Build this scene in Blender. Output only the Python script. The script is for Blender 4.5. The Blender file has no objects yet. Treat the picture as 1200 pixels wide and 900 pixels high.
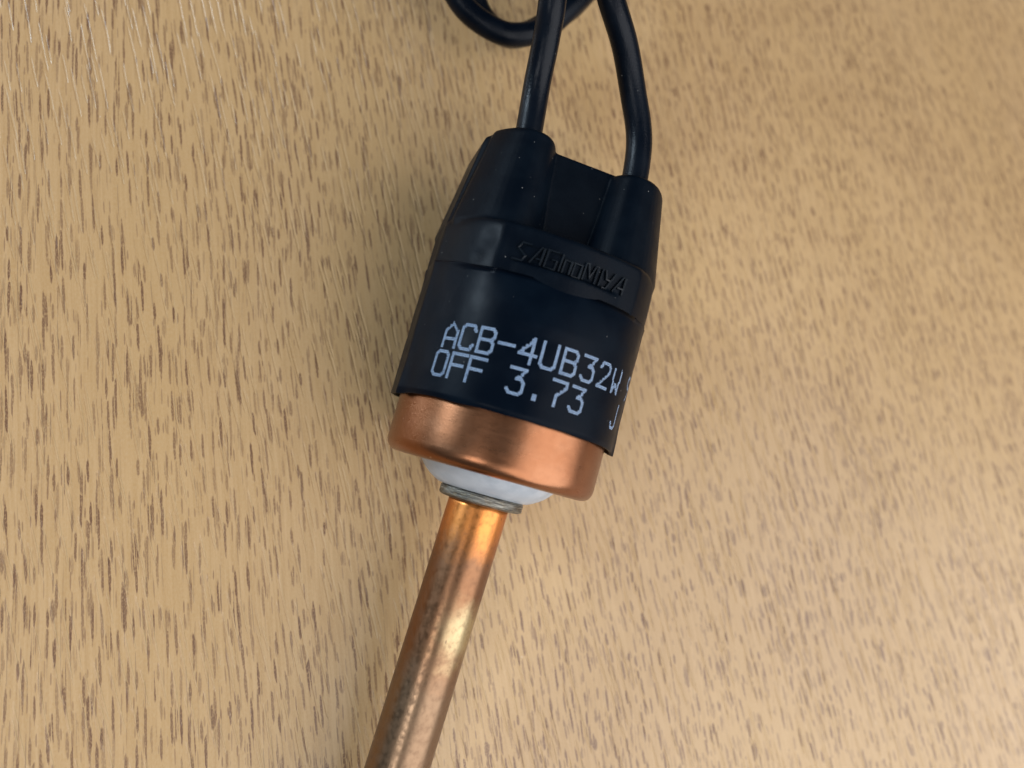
import bpy, bmesh, math, random
from mathutils import Vector, Matrix, noise as mnoise
import numpy as np

C = bpy.context.scene.collection
scene = bpy.context.scene
MM = 0.001
R_ = math.radians
random.seed(7)

# ------------------------------------------------------------------ camera
cam_d = bpy.data.cameras.new('camera')
cam = bpy.data.objects.new('camera', cam_d); C.objects.link(cam)
cam_d.sensor_width = 36.0
cam_d.lens = 28.26
cam_d.clip_start = 0.002
cam_d.clip_end = 50.0
_rot = Matrix(((0.9589389, -0.0475322, -0.2796012),
               (0.0, 0.9858558, -0.1675955),
               (0.2836127, 0.1607138, 0.9453755)))
cam.matrix_world = Matrix.Translation(Vector((-23.4865, -14.0780, 79.4115)) * MM) @ _rot.to_4x4()
cam_d.dof.use_dof = True
cam_d.dof.focus_distance = 0.0705
cam_d.dof.aperture_fstop = 28.26 / 1.4
scene.camera = cam

# ------------------------------------------------------------------ world, lamps, exposure
w = bpy.data.worlds.new('World'); scene.world = w
w.use_nodes = True
bg = w.node_tree.nodes['Background']
bg.inputs['Color'].default_value = (0.80, 0.90, 1.0, 1)
bg.inputs['Strength'].default_value = 0.13

def area(name, loc, target, size, power, col, sy=None):
    d = bpy.data.lights.new(name, 'AREA')
    d.shape = 'RECTANGLE'; d.size = size; d.size_y = sy or size
    d.energy = power; d.color = col
    o = bpy.data.objects.new(name, d); C.objects.link(o)
    o.location = loc
    o.rotation_euler = (Vector(target) - Vector(loc)).to_track_quat('-Z', 'Y').to_euler()
    return o
area('window_light', (-1.01, 0.535, 0.40), (0, 0, 0.02), 0.24, 9.5, (0.70, 0.86, 1.0), 0.22)
area('room_light', (0.24, -0.24, 0.32), (0, 0, 0), 0.66, 3.85, (0.99, 0.98, 1.0), 0.58)
area('ceiling_lamp', (-0.84, -0.40, 1.18), (0, 0, 0), 0.32, 3.8, (0.97, 0.98, 1.0), 0.34)

scene.view_settings.view_transform = 'Standard'
scene.view_settings.look = 'None'
scene.view_settings.exposure = 0.0
scene.view_settings.gamma = 1.0
scene.view_settings.use_curve_mapping = False
scene.cycles.use_denoising = True

# ------------------------------------------------------------------ helpers
def link(name, me, mat, parent=None, smooth=True):
    o = bpy.data.objects.new(name, me); C.objects.link(o)
    if mat: me.materials.append(mat)
    if smooth:
        for p in me.polygons: p.use_smooth = True
    if parent: o.parent = parent
    return o

def bm_loft(bm, rings, cap0=True, cap1=True, closed=True):
    vs = [[bm.verts.new(Vector(p) * MM) for p in r] for r in rings]
    n = len(rings[0])
    for a, b in zip(vs[:-1], vs[1:]):
        for i in range(n if closed else n - 1):
            j = (i + 1) % n
            bm.faces.new((a[i], a[j], b[j], b[i]))
    if cap0: bm.faces.new(list(reversed(vs[0])))
    if cap1: bm.faces.new(vs[-1])
    return vs

def lathe_rings(profile, n=96, jit=None):
    out = []
    for k, (r, y) in enumerate(profile):
        ring = []
        for i in range(n):
            a = 2 * math.pi * i / n
            rr = r + (jit(a, y) if jit else 0)
            ring.append((rr * math.sin(a), y, rr * math.cos(a)))
        out.append(ring)
    return out

def mesh_from(bm, name):
    bmesh.ops.recalc_face_normals(bm, faces=bm.faces)
    me = bpy.data.meshes.new(name); bm.to_mesh(me); bm.free()
    return me

def fillet(pts, rad, seg=6):
    """round the corners of an open (r, y) profile; rad per point"""
    out = [pts[0]]
    for i in range(1, len(pts) - 1):
        p0, p, p1 = (Vector(q) for q in pts[i - 1:i + 2])
        r = rad[i]
        if r <= 0: out.append(tuple(p)); continue
        a = p + (p0 - p).normalized() * r
        b = p + (p1 - p).normalized() * r
        for k in range(seg + 1):
            t = k / seg
            out.append(tuple((1 - t) ** 2 * a + 2 * t * (1 - t) * p + t * t * b))
    out.append(pts[-1])
    return out

def tube_rings(path, rad, n=20):
    P = [Vector(p) for p in path]
    T = [(P[min(i + 1, len(P) - 1)] - P[max(i - 1, 0)]).normalized() for i in range(len(P))]
    up = Vector((0, 0, 1)); nrm = (up - T[0] * up.dot(T[0])).normalized()
    rings = []
    for p, t in zip(P, T):
        nrm = (nrm - t * nrm.dot(t)).normalized()
        bi = t.cross(nrm)
        rings.append([tuple(p + rad * (math.cos(2 * math.pi * i / n) * nrm + math.sin(2 * math.pi * i / n) * bi)) for i in range(n)])
    return rings

def catmull(pts, seg=10):
    P = [Vector(p) for p in pts]
    P = [2 * P[0] - P[1]] + P + [2 * P[-1] - P[-2]]
    out = []
    for i in range(1, len(P) - 2):
        for k in range(seg):
            t = k / seg
            a, b, c, d = P[i - 1:i + 3]
            out.append(0.5 * ((2 * b) + (c - a) * t + (2 * a - 5 * b + 4 * c - d) * t * t + (3 * b - a - 3 * c + d) * t ** 3))
    out.append(P[-2])
    return out

# ------------------------------------------------------------------ materials
class NT:
    def __init__(s, name):
        s.m = bpy.data.materials.new(name); s.m.use_nodes = True
        s.t = s.m.node_tree; s.p = s.t.nodes['Principled BSDF']
    def n(s, typ, **kw):
        nd = s.t.nodes.new(typ)
        for k, v in kw.items():
            if k.startswith('_'): setattr(nd, k[1:], v)
            else: s.set(nd, k, v)
        return nd
    def set(s, nd, k, v):
        sock = nd.inputs[int(k[1:])] if k[0] == 'i' and k[1:].isdigit() else nd.inputs[k.replace('__', ' ')]
        if isinstance(v, bpy.types.NodeSocket): s.t.links.new(v, sock)
        else: sock.default_value = v
    def math(s, op, a, b=None, c=None, clamp=False):
        nd = s.t.nodes.new('ShaderNodeMath'); nd.operation = op; nd.use_clamp = clamp
        for i, v in enumerate((a, b, c)):
            if v is not None: s.set(nd, 'i%d' % i, v)
        return nd.outputs[0]
    def ramp(s, fac, a, b, lo=0.0, hi=1.0):
        nd = s.t.nodes.new('ShaderNodeMapRange'); nd.interpolation_type = 'SMOOTHSTEP'
        for k, v in (('Value', fac), ('From Min', a), ('From Max', b), ('To Min', lo), ('To Max', hi)): s.set(nd, k, v)
        return nd.outputs[0]
    def mix(s, fac, a, b, mode='MIX'):
        nd = s.t.nodes.new('ShaderNodeMix'); nd.data_type = 'RGBA'; nd.blend_type = mode
        for i, v in ((0, fac), (6, a), (7, b)): s.set(nd, 'i%d' % i, v)
        return nd.outputs[2]
    def coords(s, scale=1000.0, rot=0.0):
        tc = s.t.nodes.new('ShaderNodeTexCoord')
        mp = s.t.nodes.new('ShaderNodeMapping')
        s.t.links.new(tc.outputs['Object'], mp.inputs['Vector'])
        mp.inputs['Scale'].default_value = (scale,) * 3
        mp.inputs['Rotation'].default_value = (0, 0, rot)
        return mp.outputs['Vector']
    def scaled(s, v, sc):
        nd = s.t.nodes.new('ShaderNodeVectorMath'); nd.operation = 'MULTIPLY'
        s.set(nd, 'i0', v); nd.inputs[1].default_value = sc
        return nd.outputs[0]
    def noise(s, v, scale, detail=3, rough=0.5):
        nd = s.n('ShaderNodeTexNoise', Vector=v, Scale=scale, Detail=detail, Roughness=rough)
        return nd.outputs['Fac']
    def bump(s, h, strength, dist, normal=None):
        nd = s.t.nodes.new('ShaderNodeBump')
        nd.inputs['Strength'].default_value = strength
        nd.inputs['Distance'].default_value = dist
        s.set(nd, 'Height', h)
        if normal: s.set(nd, 'Normal', normal)
        return nd.outputs[0]
    def specks(s, v, cell, rad, keep, vs=(1, 1, 1)):
        """sparse round specks (dust): 1 on a speck"""
        vo = s.n('ShaderNodeTexVoronoi', Vector=s.scaled(v, tuple(1.0 / cell * q for q in vs)), Scale=1.0)
        d = s.ramp(vo.outputs['Distance'], rad / cell, rad / cell * 0.4)
        sep = s.n('ShaderNodeSeparateColor', Color=vo.outputs['Color'])
        return s.math('MULTIPLY', d, s.math('LESS_THAN', sep.outputs[0], keep))

def RGB(r, g, b): return (r, g, b, 1)

# --- laminate: printed dark pore dashes, light ground, long embossed grooves
def laminate():
    s = NT('wood_laminate')
    def fan(vec):
        # the printed grain opens out slightly across the board
        q = s.n('ShaderNodeSeparateXYZ', Vector=vec)
        uu = s.math('ADD', q.outputs[0], s.math('MULTIPLY', s.math('MULTIPLY', q.outputs[0], q.outputs[1]), 0.0017))
        vv = s.math('MULTIPLY', q.outputs[1], s.ramp(q.outputs[0], -48.0, 18.0, 0.60, 1.12))   # longer pores towards one side
        return s.n('ShaderNodeCombineXYZ', X=uu, Y=vv).outputs[0]
    v0 = fan(s.coords(1000.0, R_(-9.5)))
    warp = s.n('ShaderNodeTexNoise', Vector=s.scaled(v0, (0.10, 0.05, 1)), Scale=1.0, Detail=2)
    off = s.t.nodes.new('ShaderNodeVectorMath'); off.operation = 'SUBTRACT'
    s.set(off, 'i0', warp.outputs['Color']); off.inputs[1].default_value = (0.5, 0.5, 0.5)
    offs = s.scaled(off.outputs[0], (1.8, 0.0, 0.0))
    add = s.t.nodes.new('ShaderNodeVectorMath'); add.operation = 'ADD'
    s.set(add, 'i0', v0); s.set(add, 'i1', offs)
    v = add.outputs[0]
    patch = s.noise(s.scaled(v, (0.12, 0.035, 1)), 1.0, 2)
    hatch = s.ramp(s.noise(s.scaled(v, (5.6, 0.26, 1)), 1.0, 1), 0.47, 0.57)
    edge = s.noise(s.scaled(v, (5.0, 2.2, 1)), 1.0, 3)
    def dashes(cu, cv, wu, wv, keep, shift, soft=0.5, rnd=0.85, wob=1.0):
        sh = s.t.nodes.new('ShaderNodeVectorMath'); sh.operation = 'ADD'
        s.set(sh, 'i0', s.scaled(v, (1 / cu, 1 / cv, 0))); sh.inputs[1].default_value = (shift, shift * 1.7, 0)
        vo = s.n('ShaderNodeTexVoronoi', Vector=sh.outputs[0], Scale=1.0, Randomness=rnd)
        vo.voronoi_dimensions = '2D'
        d = s.t.nodes.new('ShaderNodeVectorMath'); d.operation = 'SUBTRACT'
        s.set(d, 'i0', sh.outputs[0]); s.set(d, 'i1', vo.outputs['Position'])
        sep = s.n('ShaderNodeSeparateXYZ', Vector=d.outputs[0])
        col = s.n('ShaderNodeSeparateColor', Color=vo.outputs['Color'])
        lng = s.math('MULTIPLY_ADD', col.outputs[1], 1.0, 0.5)
        du = s.math('DIVIDE', s.math('ABSOLUTE', sep.outputs[0]), wu / cu)
        dv = s.math('DIVIDE', s.math('DIVIDE', s.math('ABSOLUTE', sep.outputs[1]), wv / cv), lng)
        q = s.math('ADD', s.math('POWER', du, 2.0), s.math('POWER', dv, 2.0))
        q = s.math('ADD', q, s.math('MULTIPLY_ADD', edge, 1.6 * wob, -0.8 * wob))
        m = s.ramp(q, 1.0, 1.0 - soft)
        pres = s.ramp(s.math('ADD', col.outputs[0], s.math('MULTIPLY_ADD', patch, 1.5, -0.75)), keep, keep - 0.25)
        m = s.math('MULTIPLY', m, pres)
        return s.math('MULTIPLY', m, s.math('MULTIPLY_ADD', col.outputs[2], 0.55, 0.45))
    A = dashes(0.86, 2.3, 0.135, 1.12, 0.92, 0.0, 0.6, 0.85)
    A2 = dashes(1.35, 3.0, 0.30, 1.30, 0.74, 5.3, 0.6, 0.9)
    A2 = s.math('MULTIPLY', A2, s.math('MULTIPLY_ADD', hatch, 0.95, 0.05))
    A = s.math('MAXIMUM', A, A2)
    dots = s.noise(s.scaled(v, (11.0, 6.5, 1)), 1.0, 2)
    A = s.math('MULTIPLY', A, s.ramp(dots, 0.30, 0.55, 0.45, 1.0))
    B = dashes(0.60, 1.35, 0.075, 0.48, 0.62, 3.7)
    D = dashes(0.80, 2.8, 0.050, 1.25, 0.45, 9.1)
    fib = s.noise(s.scaled(v, (3.2, 0.16, 1)), 1.0, 4, 0.6)
    fine = s.noise(s.scaled(v, (9.0, 5.0, 1)), 1.0, 3, 0.6)
    big = s.noise(s.scaled(v, (0.07, 0.02, 1)), 1.0, 3)
    base = s.mix(s.ramp(fib, 0.30, 0.72), RGB(0.462, 0.285, 0.127), RGB(0.555, 0.364, 0.184))
    base = s.mix(s.ramp(big, 0.3, 0.7, 0.0, 0.55), base, RGB(0.50, 0.315, 0.135))
    base = s.mix(s.ramp(fine, 0.35, 0.75, 0.0, 0.25), base, RGB(0.62, 0.46, 0.28))
    c = s.mix(s.math('MULTIPLY', B, 0.60), base, RGB(0.17, 0.085, 0.05))
    c = s.mix(s.math('MULTIPLY', D, 0.45), c, RGB(0.15, 0.09, 0.06))
    c = s.mix(s.math('MULTIPLY', A, 0.86), c, RGB(0.120, 0.052, 0.032))
    # long embossed grooves, a few degrees off the printed grain
    ve = s.coords(1000.0, R_(-15))
    we = s.n('ShaderNodeTexNoise', Vector=s.scaled(ve, (0.2, 0.08, 1)), Scale=1.0, Detail=2)
    ao = s.t.nodes.new('ShaderNodeVectorMath'); ao.operation = 'MULTIPLY_ADD'
    s.set(ao, 'i0', we.outputs['Color']); ao.inputs[1].default_value = (0.8, 0, 0); s.set(ao, 'i2', ve)
    vE = ao.outputs[0]
    def groove(cu, cv, wu, wv, keep, shift):
        sh = s.t.nodes.new('ShaderNodeVectorMath'); sh.operation = 'ADD'
        s.set(sh, 'i0', s.scaled(vE, (1 / cu, 1 / cv, 0))); sh.inputs[1].default_value = (shift, shift * 2.1, 0)
        vo = s.n('ShaderNodeTexVoronoi', Vector=sh.outputs[0], Scale=1.0); vo.voronoi_dimensions = '2D'
        d = s.t.nodes.new('ShaderNodeVectorMath'); d.operation = 'SUBTRACT'
        s.set(d, 'i0', sh.outputs[0]); s.set(d, 'i1', vo.outputs['Position'])
        sep = s.n('ShaderNodeSeparateXYZ', Vector=d.outputs[0])
        col = s.n('ShaderNodeSeparateColor', Color=vo.outputs['Color'])
        du = s.math('DIVIDE', sep.outputs[0], wu / cu)
        dv = s.math('DIVIDE', sep.outputs[1], wv / cv)
        q = s.math('ADD', s.math('POWER', s.math('ABSOLUTE', du), 2.0), s.math('POWER', s.math('ABSOLUTE', dv), 4.0))
        return s.math('MULTIPLY', s.ramp(q, 1.0, 0.0), s.math('LESS_THAN', col.outputs[0], keep))
    G = s.math('MAXIMUM', groove(0.95, 6.5, 0.125, 2.9, 0.62, 0.0), groove(1.3, 4.2, 0.11, 1.7, 0.55, 5.3))
    grit = s.noise(s.scaled(ve, (6.0, 4.0, 1)), 1.0, 4, 0.65)
    nb = s.bump(grit, 0.25, 0.00003)
    nb = s.bump(G, 0.75, -0.00006, nb)
    dust = s.specks(ve, 3.1, 0.075, 0.30)
    c = s.mix(s.math('MULTIPLY', dust, 0.6), c, RGB(0.75, 0.70, 0.62))
    s.set(s.p, 'Base Color', c)
    s.set(s.p, 'Normal', nb)
    s.set(s.p, 'Roughness', s.ramp(grit, 0.3, 0.7, 0.27, 0.38))
    s.p.inputs['Specular IOR Level'].default_value = 0.5
    return s.m

def black(name, base=(0.011, 0.013, 0.017), rough=0.42, grain=6.0, gs=0.12, dust=True, spec=0.5):
    s = NT(name)
    v = s.coords()
    n1 = s.noise(v, 0.35, 3)
    n2 = s.noise(v, grain, 3)
    c = s.mix(s.ramp(n1, 0.35, 0.7), RGB(*base), RGB(base[0] * 1.6, base[1] * 1.5, base[2] * 1.35))
    if dust:
        d = s.math('MAXIMUM', s.specks(v, 1.1, 0.060, 0.30), s.specks(v, 0.7, 0.04, 0.22))
        c = s.mix(s.math('MULTIPLY', d, 0.55), c, RGB(0.42, 0.42, 0.40))
    s.set(s.p, 'Base Color', c)
    s.set(s.p, 'Roughness', s.ramp(n1, 0.3, 0.7, rough - 0.05, rough + 0.08))
    s.set(s.p, 'Normal', s.bump(n2, gs, 0.00008))
    s.p.inputs['Specular IOR Level'].default_value = spec
    return s.m

def copper_cap():
    s = NT('copper_cap')
    v = s.coords()
    n1 = s.noise(v, 0.28, 4, 0.6); n2 = s.noise(v, 1.6, 4, 0.6); n3 = s.noise(v, 9.0, 3)
    sp = s.specks(v, 1.3, 0.10, 0.16)
    c = s.mix(s.ramp(n1, 0.35, 0.65), RGB(0.262, 0.110, 0.053), RGB(0.300, 0.137, 0.071))
    c = s.mix(s.ramp(n2, 0.5, 0.75, 0, 0.30), c, RGB(0.22, 0.095, 0.050))
    st = s.specks(v, 2.3, 0.30, 0.25)
    c = s.mix(s.math('MULTIPLY', s.math('MULTIPLY', st, s.ramp(n3, 0.35, 0.6)), 0.40), c, RGB(0.16, 0.075, 0.05))
    c = s.mix(s.math('MULTIPLY', sp, 0.45), c, RGB(0.92, 0.75, 0.62))
    s.set(s.p, 'Base Color', c)
    s.p.inputs['Metallic'].default_value = 1.0
    s.set(s.p, 'Roughness', s.math('ADD', s.ramp(n2, 0.3, 0.75, 0.27, 0.31), s.ramp(s.noise(s.scaled(v, (0.6, 8.0, 0.6)), 1.0, 3), 0.4, 0.7, 0.0, 0.03)))
    s.set(s.p, 'Normal', s.bump(n3, 0.10, 0.00006))
    return s.m

def copper_tube():
    s = NT('tarnished_copper')
    v = s.coords()
    sep = s.n('ShaderNodeSeparateXYZ', Vector=v)
    y = sep.outputs[1]; x = sep.outputs[0]
    n1 = s.noise(v, 0.55, 5, 0.65); n2 = s.noise(s.scaled(v, (1, 0.8, 1)), 2.0, 5, 0.65); n3 = s.noise(s.scaled(v, (1, 0.5, 1)), 8.0, 3)
    yw = s.math('ADD', y, s.math('MULTIPLY_ADD', n1, 5.0, -2.5))
    bright = RGB(0.60, 0.225, 0.060); brown = RGB(0.215, 0.108, 0.056); dull = RGB(0.225, 0.145, 0.088); brass = RGB(0.47, 0.38, 0.21)
    c = s.mix(s.ramp(yw, -3.8, -8.5), bright, brown)
    c = s.mix(s.ramp(yw, -14.0, -20.0), c, dull)
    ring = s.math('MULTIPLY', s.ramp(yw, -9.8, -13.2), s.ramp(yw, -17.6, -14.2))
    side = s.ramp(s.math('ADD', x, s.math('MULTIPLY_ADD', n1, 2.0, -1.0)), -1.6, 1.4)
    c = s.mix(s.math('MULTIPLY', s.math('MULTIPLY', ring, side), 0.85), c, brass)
    n4 = s.noise(s.scaled(v, (1, 0.9, 1)), 5.5, 4, 0.7)
    c = s.mix(s.ramp(n2, 0.48, 0.72, 0, 0.32), c, RGB(0.14, 0.075, 0.048))
    c = s.mix(s.ramp(n4, 0.58, 0.72, 0, 0.38), c, RGB(0.10, 0.06, 0.045))
    pit = s.specks(v, 0.9, 0.09, 0.18, (1, 0.4, 1))
    c = s.mix(s.math('MULTIPLY', pit, 0.6), c, RGB(0.10, 0.065, 0.05))
    lit = s.specks(v, 1.4, 0.10, 0.14, (1, 0.5, 1))
    c = s.mix(s.math('MULTIPLY', lit, 0.6), c, RGB(0.95, 0.75, 0.60))
    s.set(s.p, 'Base Color', c)
    s.p.inputs['Metallic'].default_value = 1.0
    s.set(s.p, 'Roughness', s.ramp(n2, 0.3, 0.7, 0.28, 0.44))
    s.set(s.p, 'Normal', s.bump(s.math('ADD', n3, s.math('MULTIPLY', pit, -0.6)), 0.09, 0.00005))
    return s.m

def grey_metal():
    s = NT('grey_solder')
    v = s.coords()
    n = s.noise(s.scaled(v, (0.45, 7.5, 0.45)), 1.4, 4, 0.65)
    n2 = s.noise(v, 2.2, 4)
    c = s.mix(s.ramp(n, 0.35, 0.68), RGB(0.05, 0.047, 0.040), RGB(0.32, 0.31, 0.27))
    c = s.mix(s.ramp(n2, 0.5, 0.7, 0, 0.4), c, RGB(0.28, 0.22, 0.13))
    s.set(s.p, 'Base Color', c)
    s.p.inputs['Metallic'].default_value = 0.9
    s.p.inputs['Roughness'].default_value = 0.40
    s.set(s.p, 'Normal', s.bump(n, 0.6, 0.00016))
    return s.m

def white_seal():
    s = NT('white_sealant')
    v = s.coords()
    n = s.noise(v, 0.6, 3); d = s.specks(v, 1.2, 0.08, 0.25)
    c = s.mix(s.ramp(n, 0.4, 0.7), RGB(0.36, 0.405, 0.45), RGB(0.44, 0.48, 0.52))
    c = s.mix(s.math('MULTIPLY', d, 0.5), c, RGB(0.35, 0.30, 0.26))
    s.set(s.p, 'Base Color', c)
    s.p.inputs['Roughness'].default_value = 0.34
    s.p.inputs['Subsurface Weight'].default_value = 0.35
    s.p.inputs['Subsurface Radius'].default_value = (0.0012, 0.0012, 0.0013)
    s.p.inputs['Subsurface Scale'].default_value = 1.0
    s.set(s.p, 'Normal', s.bump(n, 0.15, 0.0002))
    return s.m

def ink():
    s = NT('white_ink')
    v = s.coords()
    n = s.noise(v, 7.0, 3, 0.6); n2 = s.noise(v, 1.1, 2)
    c = s.mix(n2, RGB(0.21, 0.32, 0.52), RGB(0.40, 0.53, 0.72))
    s.set(s.p, 'Base Color', s.mix(s.ramp(n, 0.42, 0.30, 0, 0.85), c, RGB(0.02, 0.035, 0.06)))
    s.p.inputs['Roughness'].default_value = 0.6
    return s.m

M_table = laminate()
M_house = black('black_rubber', base=(0.0012, 0.0032, 0.0068), spec=0.075, rough=0.42, grain=5.0, gs=0.10)
M_sleeve = black('black_sleeve', base=(0.0010, 0.0032, 0.0074), spec=0.055, rough=0.38, grain=1.2, gs=0.10)
M_wire = black('black_wire', base=(0.0016, 0.0034, 0.0072), spec=0.14, rough=0.29, grain=7.0, gs=0.30, dust=True)
M_letter = black('lightened_rubber', base=(0.0035, 0.0062, 0.0100), spec=0.22, rough=0.30, grain=5.0, gs=0.05)  # housing rubber lightened in its colour and gloss to make the relief read
M_cap = copper_cap(); M_tube = copper_tube(); M_nut = grey_metal(); M_seal = white_seal(); M_ink = ink()

# ------------------------------------------------------------------ the surface
bm = bmesh.new()
bmesh.ops.create_grid(bm, x_segments=1, y_segments=1, size=0.45)
table = link('tabletop', mesh_from(bm, 'tabletop'), M_table)
table['kind'] = 'structure'

# ------------------------------------------------------------------ pressure switch
PITCH = R_(7.0)
root = bpy.data.objects.new('pressure_switch', None); C.objects.link(root)
root.empty_display_size = 0.01
root['label'] = 'black and copper pressure switch with two black wires, lying on the wood-grain tabletop'
root['category'] = 'pressure switch'
root.location = Vector((-5.05, -10.10, 0)) * MM
root.rotation_mode = 'XYZ'
root.rotation_euler = (PITCH, 0, R_(-14.04))

# copper can
prof = fillet([(9.5, 12.0), (9.5, 0.0), (6.3, 0.05), (0.0, 0.05)], [0, 1.25, 0.2, 0], 8)
prof = [prof[0]] + [(9.5, y) for y in (8, 6, 4, 2.5)] + prof[1:-1] + [(0.4, 0.05)]
bm = bmesh.new(); bm_loft(bm, lathe_rings(prof, 128), True, True)
cap = link('copper_cap', mesh_from(bm, 'copper_cap'), M_cap, root)

# sealant disc
prof = [(6.25, 0.4), (6.12, -0.02), (5.98, -0.18), (5.78, -0.42), (5.48, -0.72), (5.08, -1.02), (4.6, -1.31), (4.1, -1.56), (3.2, -1.7), (0.4, -1.7)]
bm = bmesh.new(); bm_loft(bm, lathe_rings(prof, 96), True, True)
link('sealant_disc', mesh_from(bm, 'sealant_disc'), M_seal, root)

# solder collar
def jit(a, y): return 0.045 * mnoise.noise(Vector((math.sin(a) * 2.2, y * 4.0, math.cos(a) * 2.2)))
prof = [(3.3, -1.5), (3.66, -1.6), (3.8, -1.72), (3.83, -1.95), (3.8, -2.2), (3.82, -2.32), (3.74, -2.46), (3.5, -2.57), (2.95, -2.63), (0.4, -2.63)]
bm = bmesh.new(); bm_loft(bm, lathe_rings(prof, 96, jit), True, True)
link('solder_collar', mesh_from(bm, 'solder_collar'), M_nut, root)

# tube, open at its far end
TL = 54.6
prof = [(2.73, -2.4)] + [(2.73, -3.0 - 2.0 * k) for k in range(26)] + [(2.73, -TL + 0.15), (2.6, -TL), (2.15, -TL), (2.0, -TL + 0.15), (2.0, -TL + 15)]
bm = bmesh.new(); bm_loft(bm, lathe_rings(prof, 64), True, True)
tube = link('copper_tube', mesh_from(bm, 'copper_tube'), M_tube, root)
tube.rotation_euler = (0, 0, R_(-1.7))   # brazed on slightly out of line

# moulded housing: closed shells fused into one skin
def ring_xz(fn, y, n=96):
    return [(x, y, z) for x, z in (fn(2 * math.pi * i / n) for i in range(n))]
def circ(r, back=1.0):
    return lambda a: (r * math.sin(a), r * math.cos(a) if math.cos(a) > 0 else r * math.cos(a) * back)
bm = bmesh.new()
# barrel inside the sleeve
def squarish(r, a):
    x, z = r * math.sin(a), r * math.cos(a)
    if z < 0:
        ca = abs(math.cos(a))
        x = math.copysign(r * (1 - 0.42 * ca ** 3.2) if ca < 0.97 else r * abs(math.sin(a)) / 0.243 * (1 - 0.42 * 0.97 ** 3.2), math.sin(a))
        z = -r * 0.93 * min(1.0, ca / 0.97)
    return x, z
bm_loft(bm, [ring_xz(lambda a: squarish(9.6, a), 7.0), ring_xz(lambda a: squarish(9.6, a), 17.2)])
# band with the flat name plaque and the locating knob beside it
def plaque_z(x): return 8.95 - 0.028 * x * x
def band_ring(r, dz, y):
    pts = []
    N = 200
    for i in range(N):
        a = 2 * math.pi * i / N
        ad = abs((math.degrees(a) + 180) % 360 - 180)
        rr = r + 0.18 * math.exp(-(abs(ad - 77) / 4.0) ** 1.3)
        if ad > 77:
            wall = (r * 0.995) / max(0.3, math.sin(math.radians(ad)))
            q = min(1, max(0, (ad - 105) / 45)); q = q * q * (3 - 2 * q)
            rr += ((1 - q) * wall + q * r * 0.97 - r) * min(1, (ad - 77) / 6)
        x, z = rr * math.sin(a), rr * math.cos(a)
        zf = plaque_z(x) + dz
        if z > zf and x > -7.2:
            q = min(1, max(0, (-5.2 - x) / 1.3)); z = zf + (z - zf) * q * q * (3 - 2 * q)
        pts.append((x, y, z))
    return pts
bm_loft(bm, [band_ring(9.8, -0.3, 15.4), band_ring(10.05, 0, 15.9), band_ring(10.12, 0, 17.6), band_ring(10.10, 0.0, 19.7), band_ring(10.04, 0, 20.15), band_ring(9.85, -0.3, 20.45)])
# flat flange carrying the two strain reliefs
plan = [(-9.5, 18.8), (-10.05, 20.3), (-8.95, 28.3), (-8.8, 28.9), (-8.35, 29.2), (8.35, 29.2), (8.8, 28.9), (8.95, 28.3), (10.05, 20.3), (9.5, 18.8)]
def sc(p, k): return (p[0] * (1 - k / 10), p[1] - (k if p[1] > 28 else 0))
bm_loft(bm, [[(*sc(p, 0.35), -5.4) for p in plan], [(*p, -5.0) for p in plan], [(*p, 1.9) for p in plan], [(*sc(p, 0.3), 2.15) for p in plan]])
# shallow panel between the strain reliefs
bm_loft(bm, [[(-4.2, 19.5, 0.0), (4.2, 19.5, 0.0), (4.2, 29.0, 0.0), (-4.2, 29.0, 0.0)], [(-4.2, 19.5, 4.3), (4.2, 19.5, 4.3), (4.2, 29.0, 3.7), (-4.2, 29.0, 3.7)]])
# strain reliefs
for s in (-1, 1):
    rings = []
    for y, cx, rin, zt in ((19.0, 5.3, 3.75, 7.3), (20.5, 5.3, 3.6, 7.2), (24.5, 5.25, 3.1, 6.6), (28.2, 5.2, 2.75, 6.15), (29.1, 5.2, 2.68, 6.05), (29.4, 5.2, 2.5, 5.8)):
        zb = 1.5
        if s > 0 and y > 24: y -= 0.5 * (y - 24) / 5
        lim = (9.9 if y < 20.4 else 10.15 - (y - 20.4) * 0.16) - 0.36
        if y > 29.2: lim -= 0.15
        ring = []
        for i in range(48):
            a = 2 * math.pi * i / 48
            ca, sa = math.cos(a), math.sin(a)
            rx = (lim - cx) if sa > 0 else rin
            pw = 0.85 if sa > 0 else 0.75
            xx = s * (cx + rx * math.copysign(abs(sa) ** pw, sa))
            if ca <= 0: zz = zb + 4.0 * ca
            elif sa < 0: zz = zb + (zt - zb) * ca
            else: zz = zb + (zt - zb) * (1 - abs(xx - s * cx) / rx * (0.15 + 0.85 * (abs(xx - s * cx) / rx) ** 1.3) * 0.72) * (1 if ca > 0.02 else ca / 0.02)
            ring.append((xx, y, zz))
        rings.append(ring)
    bm_loft(bm, rings)
me = mesh_from(bm, 'housing_raw')
tmp = bpy.data.objects.new('tmp', me); C.objects.link(tmp)
rm = tmp.modifiers.new('r', 'REMESH'); rm.mode = 'VOXEL'; rm.voxel_size = 0.13 * MM
sm = tmp.modifiers.new('s', 'SMOOTH'); sm.factor = 0.5; sm.iterations = 5
dg = bpy.context.evaluated_depsgraph_get()
me2 = bpy.data.meshes.new_from_object(tmp.evaluated_get(dg))
bpy.data.objects.remove(tmp)
me2.name = 'housing'
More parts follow.
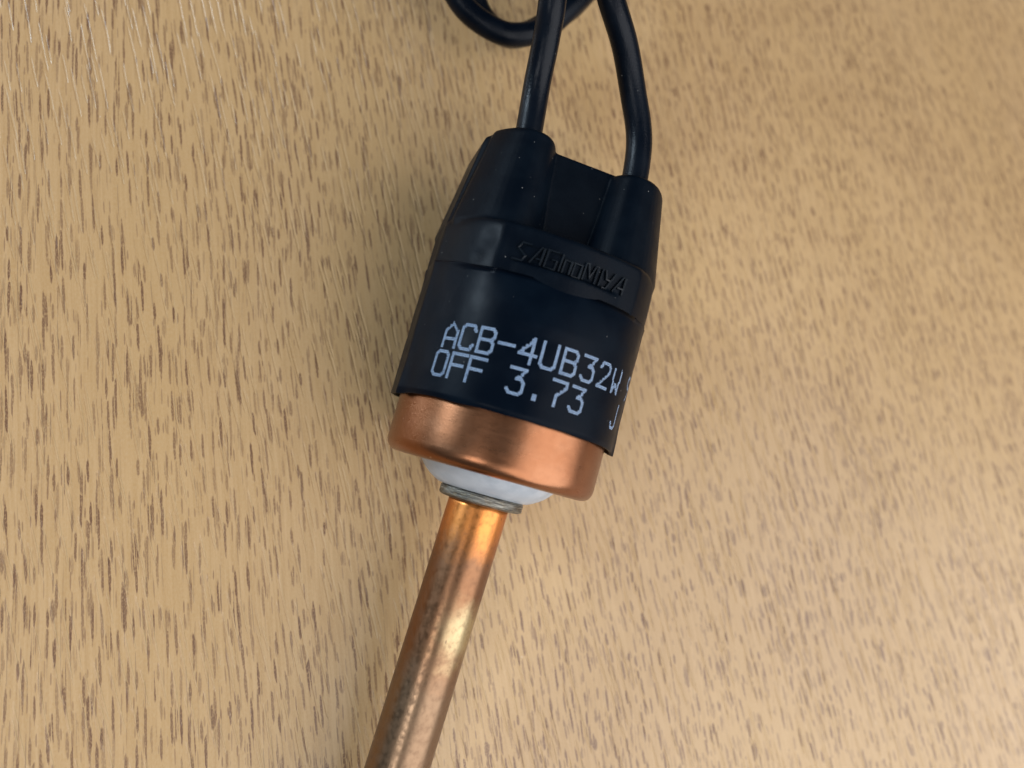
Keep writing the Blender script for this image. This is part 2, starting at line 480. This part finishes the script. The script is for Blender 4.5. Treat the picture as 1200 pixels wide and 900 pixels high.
# sink marks on the knob
co = np.empty(len(me2.vertices) * 3, dtype=np.float32); me2.vertices.foreach_get('co', co); co = co.reshape(-1, 3)
no = np.empty(len(me2.vertices) * 3, dtype=np.float32); me2.vertices.foreach_get('normal', no); no = no.reshape(-1, 3)
for px, py, pz, rr, dep in ((-7.0, 18.7, 7.5, 1.0, 0.10), (-7.6, 17.1, 7.0, 0.8, 0.08)):
    d2 = ((co - np.array([px, py, pz]) * MM) ** 2).sum(1) / (rr * MM) ** 2
    co -= no * (dep * MM * np.exp(-d2 * 1.4))[:, None]
me2.vertices.foreach_set('co', co.ravel()); me2.update()
me2.materials.clear()
housing = link('housing', me2, M_house, root)

# raised lettering on the plaque: ridged outline strokes
def ridge(bm, pts, wd, h):
    P = [Vector((p[0], p[1], 0)) for p in pts]
    secs = []
    for i, p in enumerate(P):
        t = (P[min(i + 1, len(P) - 1)] - P[max(i - 1, 0)]).normalized()
        nn = Vector((-t.y, t.x, 0))
        k = 1.0
        if 0 < i < len(P) - 1:
            t0 = (P[i] - P[i - 1]).normalized(); n0 = Vector((-t0.y, t0.x, 0))
            k = min(1.8, 1 / max(0.4, nn.dot(n0)))
        z = plaque_z(p.x)
        secs.append([p + nn * wd * k + Vector((0, 0, z - 0.1)), p + nn * wd * 0.6 * k + Vector((0, 0, z + h)),
                     p - nn * wd * 0.6 * k + Vector((0, 0, z + h)), p - nn * wd * k + Vector((0, 0, z - 0.1))])
    bm_loft(bm, secs)
bm = bmesh.new()
# unit glyph strokes: x right, y up, each about one unit tall; slanted by the shear below
LOGO = [
    ('S', 1.20, [[(0.0, 0.0), (0.72, 0.0), (0.86, 0.30), (0.22, 0.66), (0.40, 1.0), (1.05, 1.0)]]),
    ('A', 0.98, [[(0.02, 0.0), (0.58, 1.0), (0.78, 1.0), (0.78, 0.0)], [(0.34, 0.32), (0.78, 0.32)]]),
    ('G', 1.00, [[(0.84, 1.0), (0.08, 1.0), (0.08, 0.0), (0.84, 0.0), (0.84, 0.52), (0.46, 0.52)]]),
    ('I', 0.32, [[(0.16, 0.0), (0.16, 1.0)]]),
    ('n', 0.74, [[(0.08, 0.0), (0.08, 0.74), (0.60, 0.74), (0.60, 0.0)]]),
    ('o', 0.80, [[(0.08, 0.74), (0.08, 0.0), (0.64, 0.0), (0.64, 0.74), (0.0, 0.74)]]),
    ('M', 1.24, [[(0.08, 0.0), (0.08, 1.0), (0.26, 1.0), (0.56, 0.25), (0.86, 1.0), (1.04, 1.0), (1.04, 0.0)]]),
    ('I', 0.32, [[(0.16, 0.0), (0.16, 1.0)]]),
    ('Y', 0.98, [[(0.10, 1.0), (0.30, 0.50), (0.62, 0.50)], [(0.92, 1.0), (0.42, 0.0), (0.12, 0.0)]]),
    ('A', 0.98, [[(0.02, 0.0), (0.62, 1.0), (0.84, 1.0), (0.84, 0.0)], [(0.34, 0.32), (0.84, 0.32)]]),
]
total = sum(g[1] for g in LOGO)
X0, X1, Y0, HH = -4.95, 5.05, 17.36, 1.5
u = (X1 - X0) / total
x = X0
for ch, wd, strokes in LOGO:
    for st in strokes:
        ridge(bm, [(x + p[0] * u + 0.12 * p[1], Y0 + p[1] * HH) for p in st], 0.105, 0.24)
    x += wd * u
lett = link('raised_lettering', mesh_from(bm, 'raised_lettering'), M_letter, housing, smooth=False)

# shrink sleeve: thin tube with a crease along each side
YS0, YS1 = 4.95, 16.75
CR = 77.0     # angle of the side creases
def sleeve_r(a, y, r):
    d = math.degrees(a)
    d = (d + 180) % 360 - 180
    ad = abs(d)
    rr = r
    flare = 0.22 + 0.16 * max(0, 1 - (y - YS0) / 3.0)
    rr += flare * math.exp(-(abs(ad - CR) / 4.0) ** 1.3)
    if ad > CR:      # straight flanks below the creases, flat rounded back
        wall = (r * 0.995) / max(0.3, math.sin(math.radians(ad)))
        q = min(1, max(0, (ad - 105) / 45)); q = q * q * (3 - 2 * q)
        rr += ((1 - q) * wall + q * r * 0.97 - r) * min(1, (ad - CR) / 6)
    rr += 0.05 * mnoise.noise(Vector((math.sin(a) * 2.0, y * 0.35, math.cos(a) * 2.0)))
    rr += 0.025 * mnoise.noise(Vector((math.sin(a) * 5.0, y * 0.9 + 9, math.cos(a) * 5.0)))
    rr += 0.08 * math.exp(-((y - YS1) / 0.5) ** 2)
    if y > 12 and d > -50 and d < 55:   # shrunk down towards the plaque
        x, z = rr * math.sin(a), rr * math.cos(a)
        q = min(1, max(0, (YS1 - y) / 3.6)); zl = plaque_z(x) + 0.42 + 1.5 * q ** 1.15
        h = min(1, max(0, 0.5 + 0.5 * (zl - z) / 1.1)); zl = zl * (1 - h) + z * h - 1.1 * h * (1 - h) * min(1, (y - 12) / 1.5)
        if True:
            k = min(1, max(0, (x + 7.0) / 2.0)); k = k * k * (3 - 2 * k)
            rr = rr * ((z + (zl - z) * k) / z)
    return rr
angs = sorted(set([2 * math.pi * i / 180 for i in range(180)] + [R_(q) for s in (CR, 360 - CR) for q in (s - 3, s - 1.5, s - 0.5, s, s + 0.5, s + 1.5, s + 3)]))
def s_ring(y, r, edge=0.0):
    out = []
    for a in angs:
        rr = sleeve_r(a, y, r)
        yy = y + edge * mnoise.noise(Vector((math.sin(a) * 3.0, 5.0, math.cos(a) * 3.0)))
        d = abs((math.degrees(a) + 180) % 360 - 180)
        if y > YS1 - 0.4: yy -= 1.0 * max(0, math.cos(a)) ** 1.5
        if edge and y < 8: yy += -0.25 * math.exp(-((d - CR) / 6) ** 2)
        out.append((rr * math.sin(a), yy, rr * math.cos(a)))
    return out
RS = 10.1
rings = [s_ring(YS0 + 4, RS - 0.3), s_ring(YS0, RS - 0.28, 0.12), s_ring(YS0 - 0.03, RS - 0.08, 0.12), s_ring(YS0, RS, 0.12)]
for k in range(1, 24): rings.append(s_ring(YS0 + (YS1 - YS0) * k / 24, RS))
rings += [s_ring(YS1, RS, 0.10), s_ring(YS1 + 0.06, RS - 0.1, 0.10), s_ring(YS1, RS - 0.3, 0.10), s_ring(YS1 - 3.5, RS - 0.35)]
bm = bmesh.new(); bm_loft(bm, rings, False, False)
sleeve = link('shrink_sleeve', mesh_from(bm, 'shrink_sleeve'), M_sleeve, root)

# printed code: cells of a dot raster, wrapped on the sleeve
GW, GH = 12, 17
GLY = {
    'A': [(0, 0, 0, 10), (10, 0, 10, 10), (0, 10, 5, 15), (5, 15, 10, 10), (0, 5, 10, 5)],
    'C': [(10, 12, 8, 15), (8, 15, 2, 15), (2, 15, 0, 13), (0, 13, 0, 2), (0, 2, 2, 0), (2, 0, 8, 0), (8, 0, 10, 3)],
    'B': [(0, 0, 0, 15), (0, 15, 8, 15), (8, 15, 10, 13), (10, 13, 10, 10), (10, 10, 8, 8), (0, 8, 8, 8), (8, 8, 10, 6), (10, 6, 10, 2), (10, 2, 8, 0), (8, 0, 0, 0)],
    '-': [(0, 8, 10, 8)],
    '4': [(8, 0, 8, 15), (8, 15, 0, 5), (0, 5, 11, 5)],
    'U': [(0, 15, 0, 2), (0, 2, 2, 0), (2, 0, 8, 0), (8, 0, 10, 2), (10, 2, 10, 15)],
    '3': [(0, 15, 10, 15), (10, 15, 5, 9), (5, 9, 8, 9), (8, 9, 10, 7), (10, 7, 10, 2), (10, 2, 8, 0), (8, 0, 2, 0), (2, 0, 0, 2)],
    '2': [(0, 12, 2, 15), (2, 15, 8, 15), (8, 15, 10, 13), (10, 13, 10, 10), (10, 10, 0, 0), (0, 0, 10, 0)],
    'W': [(0, 15, 1, 0), (1, 0, 5, 6), (5, 6, 9, 0), (9, 0, 10, 15)],
    '9': [(10, 8, 2, 8), (2, 8, 0, 10), (0, 10, 0, 13), (0, 13, 2, 15), (2, 15, 8, 15), (8, 15, 10, 13), (10, 13, 10, 7), (10, 7, 3, 0)],
    'O': [(2, 0, 8, 0), (8, 0, 10, 2), (10, 2, 10, 13), (10, 13, 8, 15), (8, 15, 2, 15), (2, 15, 0, 13), (0, 13, 0, 2), (0, 2, 2, 0)],
    'F': [(0, 0, 0, 15), (0, 15, 11, 15), (0, 8, 9, 8)],
    '.': [(4, 0, 5, 0), (4, 1, 5, 1), (4, 2, 5, 2)],
    '7': [(0, 15, 10, 15), (10, 15, 10, 12), (10, 12, 4, 6), (4, 6, 4, 0)],
    'J': [(10, 15, 10, 2), (10, 2, 8, 0), (8, 0, 3, 0), (3, 0, 1, 3)],
}
def cells(ch):
    out = set()
    for x0, y0, x1, y1 in GLY[ch]:
        n = max(abs(x1 - x0), abs(y1 - y0), 1)
        diag = x0 != x1 and y0 != y1 and n > 3
        for k in range(n + 1):
            cx, cy = round(x0 + (x1 - x0) * k / n), round(y0 + (y1 - y0) * k / n)
            out.add((cx, cy)); out.add((cx + 1, cy))
            if not diag: out.add((cx, cy + 1)); out.add((cx + 1, cy + 1))
            elif k % 2: out.add((cx, cy + 1))
    return out
CELL_Y = 0.133
def print_line(bm, chars, phi0, pitch, y0, slope, cw, bow):
    """phi0: angle of the first glyph's left edge in degrees"""
    for k, ch in chars:
        for cx, cy in sorted(cells(ch)):
            q = []
            for dx, dy in ((0, 0), (1, 0), (1, 1), (0, 1)):
                fx, fy = 0.13 + 0.74 * dx, 0.13 + 0.74 * dy
                ph = phi0 + pitch * k + cw * (cx + fx) - bow * math.sin(math.pi * min(k, 10) / 10)
                y = y0 + CELL_Y * (cy + fy) + slope * (ph - phi0)
                a = R_(ph)
                r = sleeve_r(a, y, RS) + 0.022
                q.append(bm.verts.new(Vector((r * math.sin(a), y, r * math.cos(a))) * MM))
            bm.faces.new(q)
bm = bmesh.new()
print_line(bm, list(enumerate('ACB-4UB32W')) + [(11, '9')], -53.2, 10.2, 9.05, 0.0033, 0.69, 2.9)
print_line(bm, [(0, 'O'), (1, 'F'), (2, 'F'), (4, '3'), (5, '.'), (6, '7'), (7, '3'), (10, 'J')], -54.7, 10.05, 6.62, -0.0005, 0.69, 2.2)
link('printed_lettering', mesh_from(bm, 'printed_lettering'), M_ink, sleeve)

# ------------------------------------------------------------------ stand it on the table, then the wires
bpy.context.view_layer.update()
rot = root.rotation_euler.to_matrix()
lo = 1e9
for o in (cap, sleeve, housing):
    c_ = np.empty(len(o.data.vertices) * 3, dtype=np.float32); o.data.vertices.foreach_get('co', c_)
    lo = min(lo, float((c_.reshape(-1, 3) @ np.array(rot)[2]).min()))
root.location.z = -lo
LW = Matrix.Translation(root.location) @ rot.to_4x4()
def to_local(p): return (LW.inverted() @ (Vector(p) * MM)) / MM

def shading_coil(cx, cy, r, a0, turns, z0, z1):  # wire turns out of view, added to keep light off the far table edge
    n = int(turns * 10)
    return [(cx + r * (1 + 0.05 * math.sin(k * 1.7)) * math.cos(R_(a0 + 36 * k)), cy + r * (1 + 0.05 * math.cos(k * 1.3)) * math.sin(R_(a0 + 36 * k)), z0 + (z1 - z0) * k / n) for k in range(1, n)]
wire_a = [to_local(p) for p in [(-2.85, 21.9, 16.1), (-2.58, 24.8, 17.0), (-2.45, 27.45, 18.7), (-2.5, 29.75, 20.6), (-2.6, 35.0, 22.5), (-3.2, 42.5, 20.5), (-5.0, 48.5, 16.0),
    (-9.0, 48.5, 13.0), (-10.4, 44.5, 10.5), (-9.8, 40.4, 9.0), (-7.7, 37.1, 8.0), (-5.0, 35.4, 7.6), (-2.1, 34.9, 7.5), (1.2, 36.2, 7.6), (4.4, 39.4, 8.0), (7.4, 42.9, 8.0), (12.5, 48.5, 8.0)] + shading_coil(14.0, 65.0, 15.5, -75, 4.15, 10.0, 36.0) + [(12.0, 84, 14.0), (0.0, 102, 5.0), (-8.0, 130, 1.3), (-8.0, 160, 1.3)]]
wire_a = [(-5.2, 25.5, 3.1), (-5.2, 27.5, 3.1)] + wire_a
wire_b = [to_local(p) for p in [(7.45, 20.1, 16.1), (6.62, 24.6, 17.0), (5.2, 28.0, 18.5), (3.2, 30.8, 20.3), (0.8, 36.2, 21.5), (-2.0, 43.5, 19.0), (-4.2, 47.8, 13.2),
    (-5.5, 47.0, 9.2), (-6.2, 42.9, 6.3), (-5.6, 39.6, 5.2), (-3.9, 37.4, 4.8), (-1.2, 36.6, 4.7), (1.9, 38.4, 4.7), (5.2, 40.9, 5.0), (8.3, 44.6, 5.0), (14.0, 50.5, 4.4)] + shading_coil(15.0, 66.5, 17.0, -70, 4.15, 3.5, 30.0) + [(14.0, 87, 10.0), (3.0, 105, 3.0), (-5.0, 130, 1.3), (-5.0, 160, 1.3)]]
wire_b = [(5.3, 25.5, 3.1), (5.35, 27.5, 3.1)] + wire_b
for pth in (wire_a, wire_b):
    cur = [p + Vector((mnoise.noise(p * 0.16), mnoise.noise(p * 0.16 + Vector((7, 3, 1))), mnoise.noise(p * 0.16 + Vector((2, 9, 5))))) * 0.10 * min(1, k / 25) for k, p in enumerate(catmull(pth, 9))]
    bm = bmesh.new(); bm_loft(bm, tube_rings(cur, 1.21, 24))
    link('wire', mesh_from(bm, 'wire'), M_wire, root)
